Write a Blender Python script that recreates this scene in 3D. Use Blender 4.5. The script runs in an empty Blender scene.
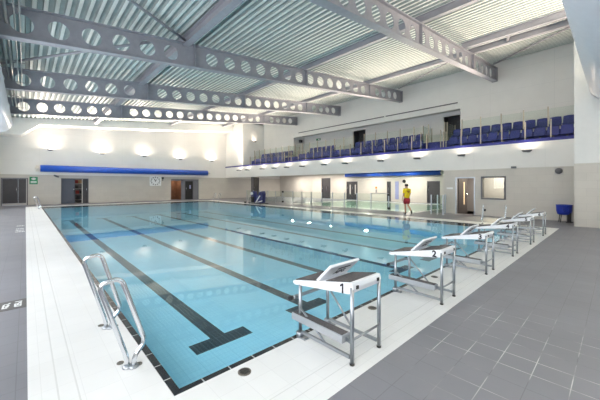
import bpy, bmesh, math, random
from math import pi, sin, cos, radians
from mathutils import Vector, Matrix
random.seed(7)
SC = bpy.context.scene
COL = SC.collection

# ------------------------------------------------------------------ materials
def nmat(name):
    m = bpy.data.materials.new(name); m.use_nodes = True
    nt = m.node_tree; nt.nodes.clear()
    out = nt.nodes.new('ShaderNodeOutputMaterial')
    return m, nt, out

def lnk(nt, a, b): nt.links.new(a, b)

def pos_vec(nt, axes='xy', scale=1.0):
    """world position re-ordered so that brick / noise patterns lie in the wanted plane"""
    g = nt.nodes.new('ShaderNodeNewGeometry')
    s = nt.nodes.new('ShaderNodeSeparateXYZ'); lnk(nt, g.outputs['Position'], s.inputs[0])
    c = nt.nodes.new('ShaderNodeCombineXYZ')
    idx = {'x': 0, 'y': 1, 'z': 2}
    lnk(nt, s.outputs[idx[axes[0]]], c.inputs[0]); lnk(nt, s.outputs[idx[axes[1]]], c.inputs[1])
    return c.outputs[0], g

def plain(name, col, rough=0.5, metal=0.0, noise=0.06, nscale=6.0, bump=0.0, coat=0.0, emit=None, estr=0.0):
    m, nt, out = nmat(name)
    b = nt.nodes.new('ShaderNodeBsdfPrincipled')
    b.inputs['Roughness'].default_value = rough; b.inputs['Metallic'].default_value = metal
    if coat: b.inputs['Coat Weight'].default_value = coat
    tc = nt.nodes.new('ShaderNodeTexCoord')
    n = nt.nodes.new('ShaderNodeTexNoise'); n.inputs['Scale'].default_value = nscale; n.inputs['Detail'].default_value = 3
    lnk(nt, tc.outputs['Object'], n.inputs['Vector'])
    r = nt.nodes.new('ShaderNodeValToRGB')
    lo = [max(0, c * (1 - noise)) for c in col]; hi = [min(1, c * (1 + noise)) for c in col]
    r.color_ramp.elements[0].position = .3; r.color_ramp.elements[1].position = .7
    r.color_ramp.elements[0].color = (*lo, 1); r.color_ramp.elements[1].color = (*hi, 1)
    lnk(nt, n.outputs['Fac'], r.inputs[0]); lnk(nt, r.outputs[0], b.inputs['Base Color'])
    if bump:
        bp = nt.nodes.new('ShaderNodeBump'); bp.inputs['Strength'].default_value = bump
        lnk(nt, n.outputs['Fac'], bp.inputs['Height']); lnk(nt, bp.outputs[0], b.inputs['Normal'])
    if emit:
        b.inputs['Emission Color'].default_value = (*emit, 1); b.inputs['Emission Strength'].default_value = estr
    lnk(nt, b.outputs[0], out.inputs[0])
    return m

def tiles(name, axes, w, h, c1, c2, mortar, msize=.004, rough=.4, offset=0.0, off=(0, 0), scuff=None, bumps=.15, nvar=.08, spec=.5):
    m, nt, out = nmat(name)
    b = nt.nodes.new('ShaderNodeBsdfPrincipled'); b.inputs['Roughness'].default_value = rough
    b.inputs['Specular IOR Level'].default_value = spec
    v, g = pos_vec(nt, axes)
    mp = nt.nodes.new('ShaderNodeMapping'); mp.inputs['Location'].default_value = (off[0], off[1], 0)
    lnk(nt, v, mp.inputs[0])
    br = nt.nodes.new('ShaderNodeTexBrick')
    br.offset = offset; br.squash = 1
    br.inputs['Scale'].default_value = 1; br.inputs['Brick Width'].default_value = w; br.inputs['Row Height'].default_value = h
    br.inputs['Mortar Size'].default_value = msize; br.inputs['Mortar Smooth'].default_value = .2
    br.inputs['Color1'].default_value = (*c1, 1); br.inputs['Color2'].default_value = (*c2, 1); br.inputs['Mortar'].default_value = (*mortar, 1)
    lnk(nt, mp.outputs[0], br.inputs['Vector'])
    n = nt.nodes.new('ShaderNodeTexNoise'); n.inputs['Scale'].default_value = 1.3; n.inputs['Detail'].default_value = 5
    lnk(nt, g.outputs['Position'], n.inputs['Vector'])
    mr = nt.nodes.new('ShaderNodeMapRange'); mr.inputs[1].default_value = .3; mr.inputs[2].default_value = .7
    mr.inputs[3].default_value = 1 - nvar; mr.inputs[4].default_value = 1 + nvar
    lnk(nt, n.outputs['Fac'], mr.inputs[0])
    mx = nt.nodes.new('ShaderNodeMix'); mx.data_type = 'RGBA'; mx.blend_type = 'MULTIPLY'; mx.inputs[0].default_value = 1
    lnk(nt, br.outputs['Color'], mx.inputs[6]); lnk(nt, mr.outputs[0], mx.inputs[7])
    colo = mx.outputs[2]
    if scuff:
        # white residue standing in some of the joints of the grey deck, in one worn patch
        sx, sy, sr, scol = scuff
        d = nt.nodes.new('ShaderNodeVectorMath'); d.operation = 'DISTANCE'; d.inputs[1].default_value = (sx, sy, 0)
        lnk(nt, g.outputs['Position'], d.inputs[0])
        m1 = nt.nodes.new('ShaderNodeMapRange'); m1.inputs[1].default_value = sr; m1.inputs[2].default_value = sr * .55
        lnk(nt, d.outputs['Value'], m1.inputs[0])
        n2 = nt.nodes.new('ShaderNodeTexNoise'); n2.inputs['Scale'].default_value = 2.2; n2.inputs['Detail'].default_value = 4
        lnk(nt, g.outputs['Position'], n2.inputs['Vector'])
        m2 = nt.nodes.new('ShaderNodeMapRange'); m2.inputs[1].default_value = .42; m2.inputs[2].default_value = .62
        lnk(nt, n2.outputs['Fac'], m2.inputs[0])
        a = nt.nodes.new('ShaderNodeMath'); a.operation = 'MULTIPLY'; lnk(nt, m1.outputs[0], a.inputs[0]); lnk(nt, m2.outputs[0], a.inputs[1])
        a2 = nt.nodes.new('ShaderNodeMath'); a2.operation = 'MULTIPLY'; lnk(nt, a.outputs[0], a2.inputs[0]); lnk(nt, br.outputs['Fac'], a2.inputs[1])
        mx2 = nt.nodes.new('ShaderNodeMix'); mx2.data_type = 'RGBA'; mx2.inputs[7].default_value = (*scol, 1)
        lnk(nt, a2.outputs[0], mx2.inputs[0]); lnk(nt, colo, mx2.inputs[6]); colo = mx2.outputs[2]
    lnk(nt, colo, b.inputs['Base Color'])
    if bumps:
        bp = nt.nodes.new('ShaderNodeBump'); bp.inputs['Strength'].default_value = bumps; bp.inputs['Distance'].default_value = .004; bp.invert = True
        lnk(nt, br.outputs['Fac'], bp.inputs['Height']); lnk(nt, bp.outputs[0], b.inputs['Normal'])
    lnk(nt, b.outputs[0], out.inputs[0])
    return m

def two_sided_ior(nt, fr, ior):
    """thin interface: the same Fresnel curve from either side"""
    g = nt.nodes.new('ShaderNodeNewGeometry'); mr = nt.nodes.new('ShaderNodeMapRange')
    mr.inputs[3].default_value = ior; mr.inputs[4].default_value = 1 / ior
    lnk(nt, g.outputs['Backfacing'], mr.inputs[0]); lnk(nt, mr.outputs[0], fr.inputs['IOR'])

def water(name, tint, scale=1.2, strength=.04):
    m, nt, out = nmat(name)
    tr = nt.nodes.new('ShaderNodeBsdfTransparent'); tr.inputs[0].default_value = (*tint, 1)
    gl = nt.nodes.new('ShaderNodeBsdfGlossy'); gl.inputs['Roughness'].default_value = .015
    fr = nt.nodes.new('ShaderNodeFresnel'); two_sided_ior(nt, fr, 1.33)
    g = nt.nodes.new('ShaderNodeNewGeometry')
    n = nt.nodes.new('ShaderNodeTexNoise'); n.inputs['Scale'].default_value = scale; n.inputs['Detail'].default_value = 2
    lnk(nt, g.outputs['Position'], n.inputs['Vector'])
    bp = nt.nodes.new('ShaderNodeBump'); bp.inputs['Strength'].default_value = strength; bp.inputs['Distance'].default_value = .05
    lnk(nt, n.outputs['Fac'], bp.inputs['Height'])
    lnk(nt, bp.outputs[0], gl.inputs['Normal']); lnk(nt, bp.outputs[0], fr.inputs['Normal'])
    mx = nt.nodes.new('ShaderNodeMixShader')
    lnk(nt, fr.outputs[0], mx.inputs[0]); lnk(nt, tr.outputs[0], mx.inputs[1]); lnk(nt, gl.outputs[0], mx.inputs[2])
    lnk(nt, mx.outputs[0], out.inputs[0])
    return m

def glass(name, tint=(.93, .97, .95), ior=1.25):
    m, nt, out = nmat(name)
    tr = nt.nodes.new('ShaderNodeBsdfTransparent'); tr.inputs[0].default_value = (*tint, 1)
    gl = nt.nodes.new('ShaderNodeBsdfGlossy'); gl.inputs['Roughness'].default_value = .02
    fr = nt.nodes.new('ShaderNodeFresnel'); two_sided_ior(nt, fr, ior)
    mx = nt.nodes.new('ShaderNodeMixShader')
    lnk(nt, fr.outputs[0], mx.inputs[0]); lnk(nt, tr.outputs[0], mx.inputs[1]); lnk(nt, gl.outputs[0], mx.inputs[2])
    lnk(nt, mx.outputs[0], out.inputs[0])
    return m

M = dict(
    greyfloor=tiles('grey_deck_tile', 'xy', .25, .25, (.175, .178, .208), (.184, .187, .217), (.140, .143, .166), .0035, .45, off=(-.1, .08), scuff=(2.75, -1.55, 1.35, (.55, .55, .56))),
    whitetile=tiles('white_border_tile', 'xy', .25, .25, (.79, .79, .785), (.81, .81, .805), (.72, .72, .715), .0022, .35, nvar=.03),
    edgetile=tiles('dark_edge_tile', 'xy', .25, .25, (.014, .016, .02), (.024, .027, .03), (.5, .5, .5), .006, .25, off=(.0, .0)),
    pooltile=tiles('pale_blue_pool_tile', 'xy', .25, .125, (.46, .76, .90), (.49, .79, .92), (.40, .68, .82), .004, .3, nvar=.04),
    poolwall=tiles('pale_blue_pool_wall_tile', 'xz', .25, .125, (.46, .76, .90), (.49, .79, .92), (.40, .68, .82), .004, .3, nvar=.04),
    poolwall2=tiles('pale_blue_pool_side_tile', 'yz', .25, .125, (.46, .76, .90), (.49, .79, .92), (.40, .68, .82), .004, .3, nvar=.04),
    teachtile=tiles('pale_green_pool_tile', 'xy', .25, .125, (.68, .80, .74), (.71, .83, .77), (.6, .72, .66), .004, .3, nvar=.04),
    lanetile=tiles('navy_lane_tile', 'xy', .125, .25, (.005, .010, .022), (.012, .02, .036), (.07, .12, .15), .004, .3, off=(.01, 0)),
    beige_x=tiles('beige_wall_tile_end', 'xz', .6, .3, (.545, .515, .475), (.57, .54, .495), (.48, .455, .42), .004, .38, offset=.5, nvar=.03),
    beige_y=tiles('beige_wall_tile_side', 'yz', .6, .3, (.545, .515, .475), (.57, .54, .495), (.48, .455, .42), .004, .38, offset=.5, nvar=.03),
    white_x=tiles('white_wall_panel_end', 'xz', 3.0, 1.2, (.80, .785, .765), (.81, .795, .775), (.70, .69, .68), .006, .5, nvar=.02, bumps=.1),
    white_y=tiles('white_wall_panel_side', 'yz', 3.0, 1.2, (.80, .785, .765), (.81, .795, .775), (.70, .69, .68), .006, .5, nvar=.02, bumps=.1),
    white=plain('white_paint', (.80, .79, .775), .5, noise=.015),
    duct=plain('white_duct_skin', (.70, .71, .76), .42, noise=.02),
    steel=plain('grey_blue_beam_paint', (.34, .34, .38), .42, noise=.06),
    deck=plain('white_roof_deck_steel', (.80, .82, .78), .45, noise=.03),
    groove=plain('teal_grey_deck_groove_shade', (.37, .42, .415), .6, noise=.05),  # shade inside the deck grooves, put into a darker teal-grey colour
    chrome=plain('polished_stainless_steel', (.72, .74, .77), .18, 1.0, noise=.03),
    satin=plain('satin_stainless_steel', (.40, .425, .46), .32, 1.0, noise=.05),
    blockwhite=plain('white_moulded_block_shell', (.86, .87, .90), .35, noise=.02),
    grip=plain('dark_grey_grip_pad', (.085, .08, .085), .8, noise=.3, nscale=60, bump=.4),
    step=plain('brushed_grey_step_shell', (.42, .44, .47), .45, .3, noise=.06),
    black=plain('black_plastic', (.015, .015, .017), .4, noise=.2),
    ink=plain('black_print', (.012, .014, .025), .5, noise=.1),
    bluecover=plain('blue_pool_cover_foam', (.012, .085, .50), .32, noise=.08, coat=.2),
    endcap=plain('cream_bracket_paint', (.72, .68, .62), .5, noise=.03),
    navy=plain('navy_vinyl_cover', (.025, .03, .13), .45, noise=.15, nscale=9),
    seatblue=plain('blue_seat_plastic', (.030, .040, .225), .4, noise=.1),
    bluetrim=plain('blue_gallery_nosing', (.025, .03, .22), .5, noise=.06),
    tubblue=plain('bright_blue_plastic', (.006, .03, .36), .35, noise=.1),
    post=plain('brassy_steel_post', (.48, .42, .34), .4, .6, noise=.05),
    postgrey=plain('brushed_steel_post', (.42, .45, .5), .35, .8, noise=.05),
    doordark=plain('dark_charcoal_door', (.045, .043, .05), .5, noise=.08),
    doorblue=plain('slate_blue_door', (.075, .085, .115), .5, noise=.06),
    frame=plain('mid_grey_frame', (.12, .12, .135), .45, noise=.05),
    framepale=plain('pale_grey_frame', (.5, .48, .47), .45, noise=.03),
    brown=plain('brown_timber_lining', (.23, .115, .065), .6, noise=.2, nscale=3),
    warm=plain('cream_room_wall', (.72, .60, .44), .6, noise=.03),
    green=plain('green_sign_face', (.01, .24, .10), .5, noise=.04),
    signwhite=plain('white_sign_face', (.82, .83, .83), .5, noise=.02),
    markdark=plain('dark_inset_sign_tile', (.085, .08, .08), .5, noise=.1),
    yellow=plain('yellow_cotton', (.85, .66, .02), .8, noise=.08),
    redshort=plain('dark_red_shorts', (.30, .018, .035), .8, noise=.1),
    skin=plain('skin', (.52, .30, .21), .5, noise=.05),
    hair=plain('dark_brown_hair', (.012, .009, .008), .6, noise=.3, nscale=40),
    redbox=plain('red_plastic_crate', (.42, .04, .03), .5, noise=.1),
    cardboard=plain('tan_cardboard', (.40, .26, .14), .8, noise=.1),
    carpet=plain('grey_gallery_carpet', (.17, .17, .19), .9, noise=.2, nscale=40),
    drain=plain('brushed_drain_cover', (.20, .185, .165), .4, .7, noise=.2, nscale=30),
    orange=plain('orange_print', (.62, .2, .03), .5, noise=.05),
    frosted=plain('pale_blue_frosted_glass', (.30, .33, .55), .3, noise=.05),
    lens=plain('lamp_lens', (.9, .88, .8), .4, noise=.0, emit=(1, .86, .66), estr=2.5),
    water=water('clear_pool_water', (.755, .93, .985)),
    water2=water('pale_teaching_pool_water', (.86, .96, .93)),
    glass=glass('clear_balustrade_glass'),
    glassg=glass('greenish_gallery_glass', (.94, .965, .95), 1.15),
    joint=plain('pale_joint', (.68, .68, .67), .5, noise=.02),
    brackets=plain('conduit_grey', (.42, .42, .42), .4, .5, noise=.05),
)

# ------------------------------------------------------------------ mesh builder
class MB:
    def __init__(s):
        s.bm = bmesh.new(); s.mats = []
    def mi(s, m):
        if m is None: return 0
        if m not in s.mats: s.mats.append(m)
        return s.mats.index(m)
    def face(s, vs, m=None, smooth=False):
        try:
            f = s.bm.faces.new(vs)
        except ValueError:
            return None
        f.material_index = s.mi(m); f.smooth = smooth
        return f
    def poly(s, pts, m=None):
        return s.face([s.bm.verts.new(p) for p in pts], m)
    def box(s, x0, x1, y0, y1, z0, z1, m=None):
        v = [s.bm.verts.new((x, y, z)) for z in (z0, z1) for y in (y0, y1) for x in (x0, x1)]
        for q in ((0, 2, 3, 1), (4, 5, 7, 6), (0, 1, 5, 4), (2, 6, 7, 3), (0, 4, 6, 2), (1, 3, 7, 5)):
            s.face([v[i] for i in q], m)
        return s
    def bar(s, p, q, w, h, m=None, up=(0, 0, 1)):
        p, q = Vector(p), Vector(q); d = (q - p).normalized(); u = Vector(up)
        if abs(d.dot(u)) > .99: u = Vector((0, 1, 0))
        a = d.cross(u).normalized() * (w / 2); b = a.cross(d).normalized() * (h / 2)
        v = [s.bm.verts.new(c + i * a + j * b) for c in (p, q) for i, j in ((-1, -1), (1, -1), (1, 1), (-1, 1))]
        for f in ((3, 2, 1, 0), (4, 5, 6, 7), (0, 1, 5, 4), (1, 2, 6, 5), (2, 3, 7, 6), (3, 0, 4, 7)):
            s.face([v[i] for i in f], m)
        return s
    def prism(s, pts2, axis, a, b, m=None, smooth=False):
        """extrude a 2-D outline along axis ('x': pts are (y,z), 'y': (x,z), 'z': (x,y))"""
        def P(p, t):
            return {'x': (t, p[0], p[1]), 'y': (p[0], t, p[1]), 'z': (p[0], p[1], t)}[axis]
        A = [s.bm.verts.new(P(p, a)) for p in pts2]; B = [s.bm.verts.new(P(p, b)) for p in pts2]
        n = len(pts2)
        s.face(A[::-1], m); s.face(B, m)
        for i in range(n):
            s.face([A[i], A[(i + 1) % n], B[(i + 1) % n], B[i]], m, smooth)
        return s
    def tube(s, pts, r, m=None, n=10, closed=False, caps=True):
        pts = [Vector(p) for p in pts]; k = len(pts); rings = []; prev = None
        for i, p in enumerate(pts):
            if closed: d = (pts[(i + 1) % k] - pts[i - 1]).normalized()
            elif i == 0: d = (pts[1] - p).normalized()
            elif i == k - 1: d = (p - pts[-2]).normalized()
            else: d = ((pts[i + 1] - p).normalized() + (p - pts[i - 1]).normalized()).normalized()
            if prev is None:
                u = Vector((0, 0, 1)) if abs(d.z) < .9 else Vector((1, 0, 0))
                a = d.cross(u).normalized()
            else:
                a = (prev - d * prev.dot(d)).normalized()
            prev = a; b = d.cross(a)
            rr = r[i] if isinstance(r, (list, tuple)) else r
            rings.append([s.bm.verts.new(p + (a * cos(2 * pi * j / n) + b * sin(2 * pi * j / n)) * rr) for j in range(n)])
        for i in range(k if closed else k - 1):
            A, B = rings[i], rings[(i + 1) % k]
            for j in range(n):
                s.face([A[j], A[(j + 1) % n], B[(j + 1) % n], B[j]], m, True)
        if caps and not closed:
            s.face(rings[0][::-1], m); s.face(rings[-1], m)
        return s
    def lathe(s, prof, c=(0, 0, 0), m=None, n=24, sx=1, sy=1, smooth=True):
        rings = []
        for r, z in prof:
            rings.append([s.bm.verts.new((c[0] + r * sx * cos(2 * pi * j / n), c[1] + r * sy * sin(2 * pi * j / n), c[2] + z)) for j in range(n)])
        for A, B in zip(rings, rings[1:]):
            for j in range(n):
                s.face([A[j], A[(j + 1) % n], B[(j + 1) % n], B[j]], m, smooth)
        s.face(rings[0][::-1], m); s.face(rings[-1], m)
        return s
    def build(s, name, mat=None, parent=None, loc=(0, 0, 0), bevel=0, rotz=0):
        bmesh.ops.remove_doubles(s.bm, verts=s.bm.verts, dist=1e-6)
        bmesh.ops.recalc_face_normals(s.bm, faces=s.bm.faces)
        me = bpy.data.meshes.new(name); s.bm.to_mesh(me); s.bm.free()
        mats = s.mats if s.mats and s.mats != [None] else [mat]
        for m in mats: me.materials.append(m or mat)
        o = bpy.data.objects.new(name, me); COL.objects.link(o)
        o.location = loc; o.rotation_euler = (0, 0, rotz)
        if parent: o.parent = parent
        if bevel:
            b = o.modifiers.new('edge', 'BEVEL'); b.width = bevel; b.segments = 2; b.limit_method = 'ANGLE'
        return o

def rounded(pts, rad, seg=5):
    """polyline with its inner corners rounded"""
    pts = [Vector(p) for p in pts]; out = [pts[0]]
    for i in range(1, len(pts) - 1):
        a, b, c = pts[i - 1], pts[i], pts[i + 1]
        r = min(rad, (a - b).length * .45, (c - b).length * .45)
        p, q = b + (a - b).normalized() * r, b + (c - b).normalized() * r
        for k in range(seg + 1):
            t = k / seg; out.append(p * (1 - t) ** 2 + b * 2 * t * (1 - t) + q * t * t)
    out.append(pts[-1]); return out

def tag(o, label=None, cat=None, group=None, kind=None):
    if label: o['label'] = label
    if cat: o['category'] = cat
    if group: o['group'] = group
    if kind: o['kind'] = kind
    return o
def struct(o, label=None): o['kind'] = 'structure'; return o if not label else tag(o, label)
def thing(name, label, cat, loc=(0, 0, 0), rotz=0, group=None, kind=None):
    o = bpy.data.objects.new(name, None); COL.objects.link(o); o.empty_display_size = .2
    o.location = loc; o.rotation_euler = (0, 0, rotz)
    return tag(o, label, cat, group, kind)
def dup(root, loc=None, label=None, group=None, rotz=None):
    r = root.copy(); COL.objects.link(r)
    if loc is not None: r.location = loc
    if rotz is not None: r.rotation_euler = (0, 0, rotz)
    if label: r['label'] = label
    if group: r['group'] = group
    def rec(src, dst):
        for ch in list(src.children):
            c = ch.copy(); COL.objects.link(c); c.parent = dst; rec(ch, c)
    rec(root, r)
    return r
def text_mesh(name, txt, size, mat, parent, mtx, extrude=.001, bold=0.0):
    cu = bpy.data.curves.new(name, 'FONT'); cu.body = txt; cu.size = size; cu.align_x = 'CENTER'; cu.align_y = 'CENTER'
    cu.extrude = extrude; cu.offset = bold; cu.resolution_u = 3
    t = bpy.data.objects.new(name, cu); COL.objects.link(t)
    bpy.context.view_layer.update()
    me = bpy.data.meshes.new_from_object(t.evaluated_get(bpy.context.evaluated_depsgraph_get()))
    bpy.data.objects.remove(t); bpy.data.curves.remove(cu)
    me.transform(mtx); me.materials.clear(); me.materials.append(mat)
    o = bpy.data.objects.new(name, me); COL.objects.link(o); o.parent = parent
    return o
ORD = ['first', 'second', 'third', 'fourth', 'fifth', 'sixth', 'seventh', 'eighth', 'ninth', 'tenth', 'eleventh', 'twelfth', 'thirteenth', 'fourteenth', 'fifteenth',
       'sixteenth', 'seventeenth', 'eighteenth', 'nineteenth', 'twentieth', 'twenty-first', 'twenty-second', 'twenty-third', 'twenty-fourth', 'twenty-fifth', 'twenty-sixth', 'twenty-seventh', 'twenty-eighth', 'twenty-ninth', 'thirtieth']

# ------------------------------------------------------------------ camera
F, CY, H = 295.73, 184.81, 1.636
cam = bpy.data.cameras.new('camera'); co = bpy.data.objects.new('camera', cam); COL.objects.link(co)
co.location = (-.843, -2.339, H); co.rotation_euler = (radians(90), 0, radians(-42.88))
cam.sensor_width = 36; cam.lens = F / 600 * 36; cam.shift_y = -(200 - CY) / 600; cam.clip_end = 200; cam.clip_start = .05
SC.camera = co

# ------------------------------------------------------------------ setting: floors and pools
PW, PL = 13.0, 26.6            # main pool
TX0, TX1, TY0, TY1 = 16.0, 24.0, 6.0, 16.6   # teaching pool
FY, RX, BX = 30.2, 17.0, 25.5  # far wall, right wall / fascia plane, wall behind the teaching pool
LX, NY = -2.6, -6.5            # left wall, wall behind the camera
WB = .83                       # white border width

def cells(name, xs, ys, keep, z0, z1, mat):
    b = MB()
    for i in range(len(xs) - 1):
        for j in range(len(ys) - 1):
            cx, cy = (xs[i] + xs[i + 1]) / 2, (ys[j] + ys[j + 1]) / 2
            if keep(cx, cy): b.box(xs[i], xs[i + 1], ys[j], ys[j + 1], z0, z1)
    return b.build(name, mat)
def inr(x, y, r): return r[0] < x < r[1] and r[2] < y < r[3]
R_SUR = (-WB, PW + WB, -WB, PL + WB); R_POOL = (0, PW, 0, PL)
R_T = (TX0, TX1, TY0, TY1); R_TS = (TX0, TX1 + .35, TY0 - .3, TY1 + .3)
struct(cells('floor', [LX, -WB, PW + WB, TX0, TX1 + .35, BX], [NY, -WB, TY0 - .3, TY1 + .3, PL + WB, FY],
      lambda x, y: not inr(x, y, R_SUR) and not inr(x, y, R_TS), -.15, 0, M['greyfloor']), 'grey tiled pool deck around the white pool borders')
e = .065
sur = MB()
for i, (x0, x1) in enumerate(((-WB, 0), (0, PW), (PW, PW + WB))):
    for (y0, y1) in ((-WB, 0), (0, PL), (PL, PL + WB)):
        if i == 1 and y0 == 0: continue
        sur.box(x0, x1, y0, y1, -.15, 0)
struct(sur.build('pool_surround', M['whitetile']), 'white tiled border running round the lane pool')
g = MB()                                # narrow joints of the overflow channel, beside the long and short edges
for x in (-.535, -.655): g.box(x - .006, x + .006, -.66, PL + .66, 0, .0015)
for y in (-.535, -.655): g.box(-.66, PW + .66, y - .004, y + .004, 0, .001)
struct(g.build('trim_1', M['joint']), 'fine joint lines of the overflow channel in the white border')
ed = MB()
ed.box(0, e, 0, PL, -.12, -.004); ed.box(PW - e, PW, 0, PL, -.12, -.004)
ed.box(e, PW - e, 0, e, -.12, -.004); ed.box(e, PW - e, PL - e, PL, -.12, -.004)
struct(ed.build('trim_2', M['edgetile']), 'single row of dark tiles along the pool edge')
ts = cells('pool_surround', [TX0, TX0 + .02, TX1, TX1 + .35], [TY0 - .3, TY0, TY1, TY1 + .3], lambda x, y: not inr(x, y, R_T), -.15, 0, M['whitetile'])
struct(ts, 'narrow pale border of the teaching pool behind the glass')

DZ = -.93
ba = MB()
lane = [1.55 + 2 * i for i in range(6)]
xs = [0]; 
for c in lane: xs += [c - .50, c - .13, c + .13, c + .50]
xs.append(PW)
ys = [0, 1.98, 2.30, PL - 2.30, PL - 1.98, PL]
for i in range(len(xs) - 1):
    for j in range(len(ys) - 1):
        cx, cy = (xs[i] + xs[i + 1]) / 2, (ys[j] + ys[j + 1]) / 2
        dl = min(abs(cx - c) for c in lane)
        dark = (dl < .13 and 1.98 < cy < PL - 1.98) or (dl < .50 and j in (1, 3))
        ba.poly([(xs[i], ys[j], DZ), (xs[i + 1], ys[j], DZ), (xs[i + 1], ys[j + 1], DZ), (xs[i], ys[j + 1], DZ)], M['lanetile'] if dark else M['pooltile'])
for y in (0, PL): ba.poly([(0, y, DZ), (PW, y, DZ), (PW, y, -.15), (0, y, -.15)], M['poolwall'])
for x in (0, PW): ba.poly([(x, 0, DZ), (x, PL, DZ), (x, PL, -.15), (x, 0, -.15)], M['poolwall2'])
struct(ba.build('pool_basin'), 'pale blue tiled basin with six dark lane lines ending in T marks')
tb = MB()
tb.poly([(TX0, TY0, -.6), (TX1, TY0, -.6), (TX1, TY1, -.6), (TX0, TY1, -.6)])
for y in (TY0, TY1): tb.poly([(TX0, y, -.6), (TX1, y, -.6), (TX1, y, -.15), (TX0, y, -.15)])
for x in (TX0, TX1): tb.poly([(x, TY0, -.6), (x, TY1, -.6), (x, TY1, -.15), (x, TY0, -.15)])
struct(tb.build('pool_basin', M['teachtile']), 'shallow pale basin of the teaching pool behind the glass')
w = MB(); w.poly([(e, e, -.015), (PW - e, e, -.015), (PW - e, PL - e, -.015), (e, PL - e, -.015)])
tag(w.build('pool_water', M['water']), 'still clear blue water filling the six lane pool', 'water', kind='structure')
w = MB(); w.poly([(TX0, TY0, -.015), (TX1, TY0, -.015), (TX1, TY1, -.015), (TX0, TY1, -.015)])
tag(w.build('pool_water', M['water2']), 'pale greenish water of the teaching pool behind glass', 'water', kind='structure')

# ------------------------------------------------------------------ setting: walls
ZB = 2.47
def roofz(x): return 6.86 + .106 * x
def wall(name, axis, at, thick, us, zs, hole, matf, label):
    """axis 'y': wall lies in plane y=at, us are x values; axis 'x': plane x=at, us are y values"""
    b = MB()
    for i in range(len(us) - 1):
        for j in range(len(zs) - 1):
            cu, cz = (us[i] + us[i + 1]) / 2, (zs[j] + zs[j + 1]) / 2
            if hole(cu, cz): continue
            a, c = sorted((at, at + thick))
            if axis == 'y': b.box(us[i], us[i + 1], a, c, zs[j], zs[j + 1], matf(cz))
            else: b.box(a, c, us[i], us[i + 1], zs[j], zs[j + 1], matf(cz))
    return struct(b.build(name), label)
# far wall
HF = [(-2.24, -.69, 0, 2.19), (1.40, 3.33, 0, 2.20), (10.55, 13.66, 0, 2.25), (20.67, 21.93, 0, 2.65)]
us = sorted({LX, BX} | {h[0] for h in HF} | {h[1] for h in HF})
zs = sorted({0, ZB, 9.6} | {h[3] for h in HF})
wall('wall_far', 'y', FY, .2, us, zs, lambda u, z: any(h[0] < u < h[1] and z < h[3] for h in HF),
     lambda z: M['beige_x'] if z < ZB else M['white_x'], 'far end wall, beige tile below and white panels above')
# right wall beside the blocks, with an open door and an office window
HR = [(2.95, 3.94, 0, 2.06), (1.54, 2.66, .87, 2.08)]
wall('wall_right', 'x', RX, .2, [-1.15, 1.54, 2.66, 2.95, 3.94, 4.6], [0, .87, 2.06, 2.08, ZB, 3.7],
     lambda u, z: any(h[0] < u < h[1] and h[2] < z < h[3] for h in HR),
     lambda z: M['beige_y'] if z < ZB else M['white_y'], 'right wall beige tiled below the gallery with door and window')
wall('wall_return', 'y', 4.4, .2, [RX + .2, BX], [0, 2.9], lambda u, z: False, lambda z: M['beige_x'], 'end wall of the teaching pool recess')
b = MB(); b.box(RX, RX + .25, 4.6, FY, 2.5, 3.7)
struct(b.build('gallery_fascia', M['white']), 'long white fascia under the seating gallery')
b = MB(); b.box(RX + .25, BX, 4.6, FY, 2.95, 3.2)
struct(b.build('ceiling_recess', M['white']), 'flat white ceiling over the teaching pool')
HB = [(20.75, 22.19, 0, 2.45), (16.88, 18.38, 0, 2.0), (12.88, 13.32, 0, 1.97), (8.19, 9.32, 0, 1.97)]
us = sorted({4.4, FY} | {h[0] for h in HB} | {h[1] for h in HB}); zs = sorted({0, 2.95} | {h[3] for h in HB})
wall('wall_back', 'x', BX, .2, us, zs, lambda u, z: any(h[0] < u < h[1] and z < h[3] for h in HB), lambda z: M['beige_y'], 'beige wall behind the teaching pool with dark doors')
# near right pier
b = MB(); b.box(15.0, 25.7, NY, -1.15, 0, ZB, M['beige_y']); b.box(15.0, 25.7, NY, -1.15, ZB, 9.0, M['white'])
struct(b.build('wall_pier'), 'projecting white pier with beige tiled foot at the right')
# gallery slab, steps and walls
b = MB(); b.box(RX + .02, 18.25, -1.15, FY, 3.6, 3.76); b.box(18.25, 21.7, -1.15, FY, 3.6, 4.36)
struct(b.build('floor_gallery', M['carpet']), 'stepped floor of the upper seating gallery')
b = MB(); b.box(RX - .012, RX + .12, -1.15, FY, 3.69, 3.83)
struct(b.build('trim_3', M['bluetrim']), 'blue nosing along the front of the gallery')
b = MB(); b.box(18.235, 18.25, -1.15, FY, 3.76, 4.36); struct(b.build('trim_4', M['bluetrim']), 'blue riser behind the front gallery row')
GZ = 6.62
b = MB(); b.box(RX + .1, 20.2, 26.4, FY, 3.7, 8.65)
struct(b.build('wall_gallery_end', M['white']), 'white block closing the far end of the gallery')
wall('wall_gallery', 'x', 20.0, .2, [-1.15, 4.7, 21.1, FY], [4.36, GZ, 9.3], lambda u, z: 4.7 < u < 21.1 and z < GZ, lambda z: M['white_y'], 'tall white wall above and behind the gallery')
HG = [(13.4, 14.9, 4.36, 6.62), (5.0, 6.7, 4.36, 6.58)]
HG = [(13.1, 14.5, 4.36, 6.62), (4.9, 6.35, 4.36, 6.58)]
us = sorted({4.7, 21.1} | {h[0] for h in HG} | {h[1] for h in HG}); zs = sorted({4.36, 6.58, 6.62, 6.95})
wall('wall_gallery_back', 'x', 21.5, .15, us, zs, lambda u, z: any(h[0] < u < h[1] and z < h[3] for h in HG), lambda z: M['white'], 'back wall of the gallery walkway with two dark doorways')
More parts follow.
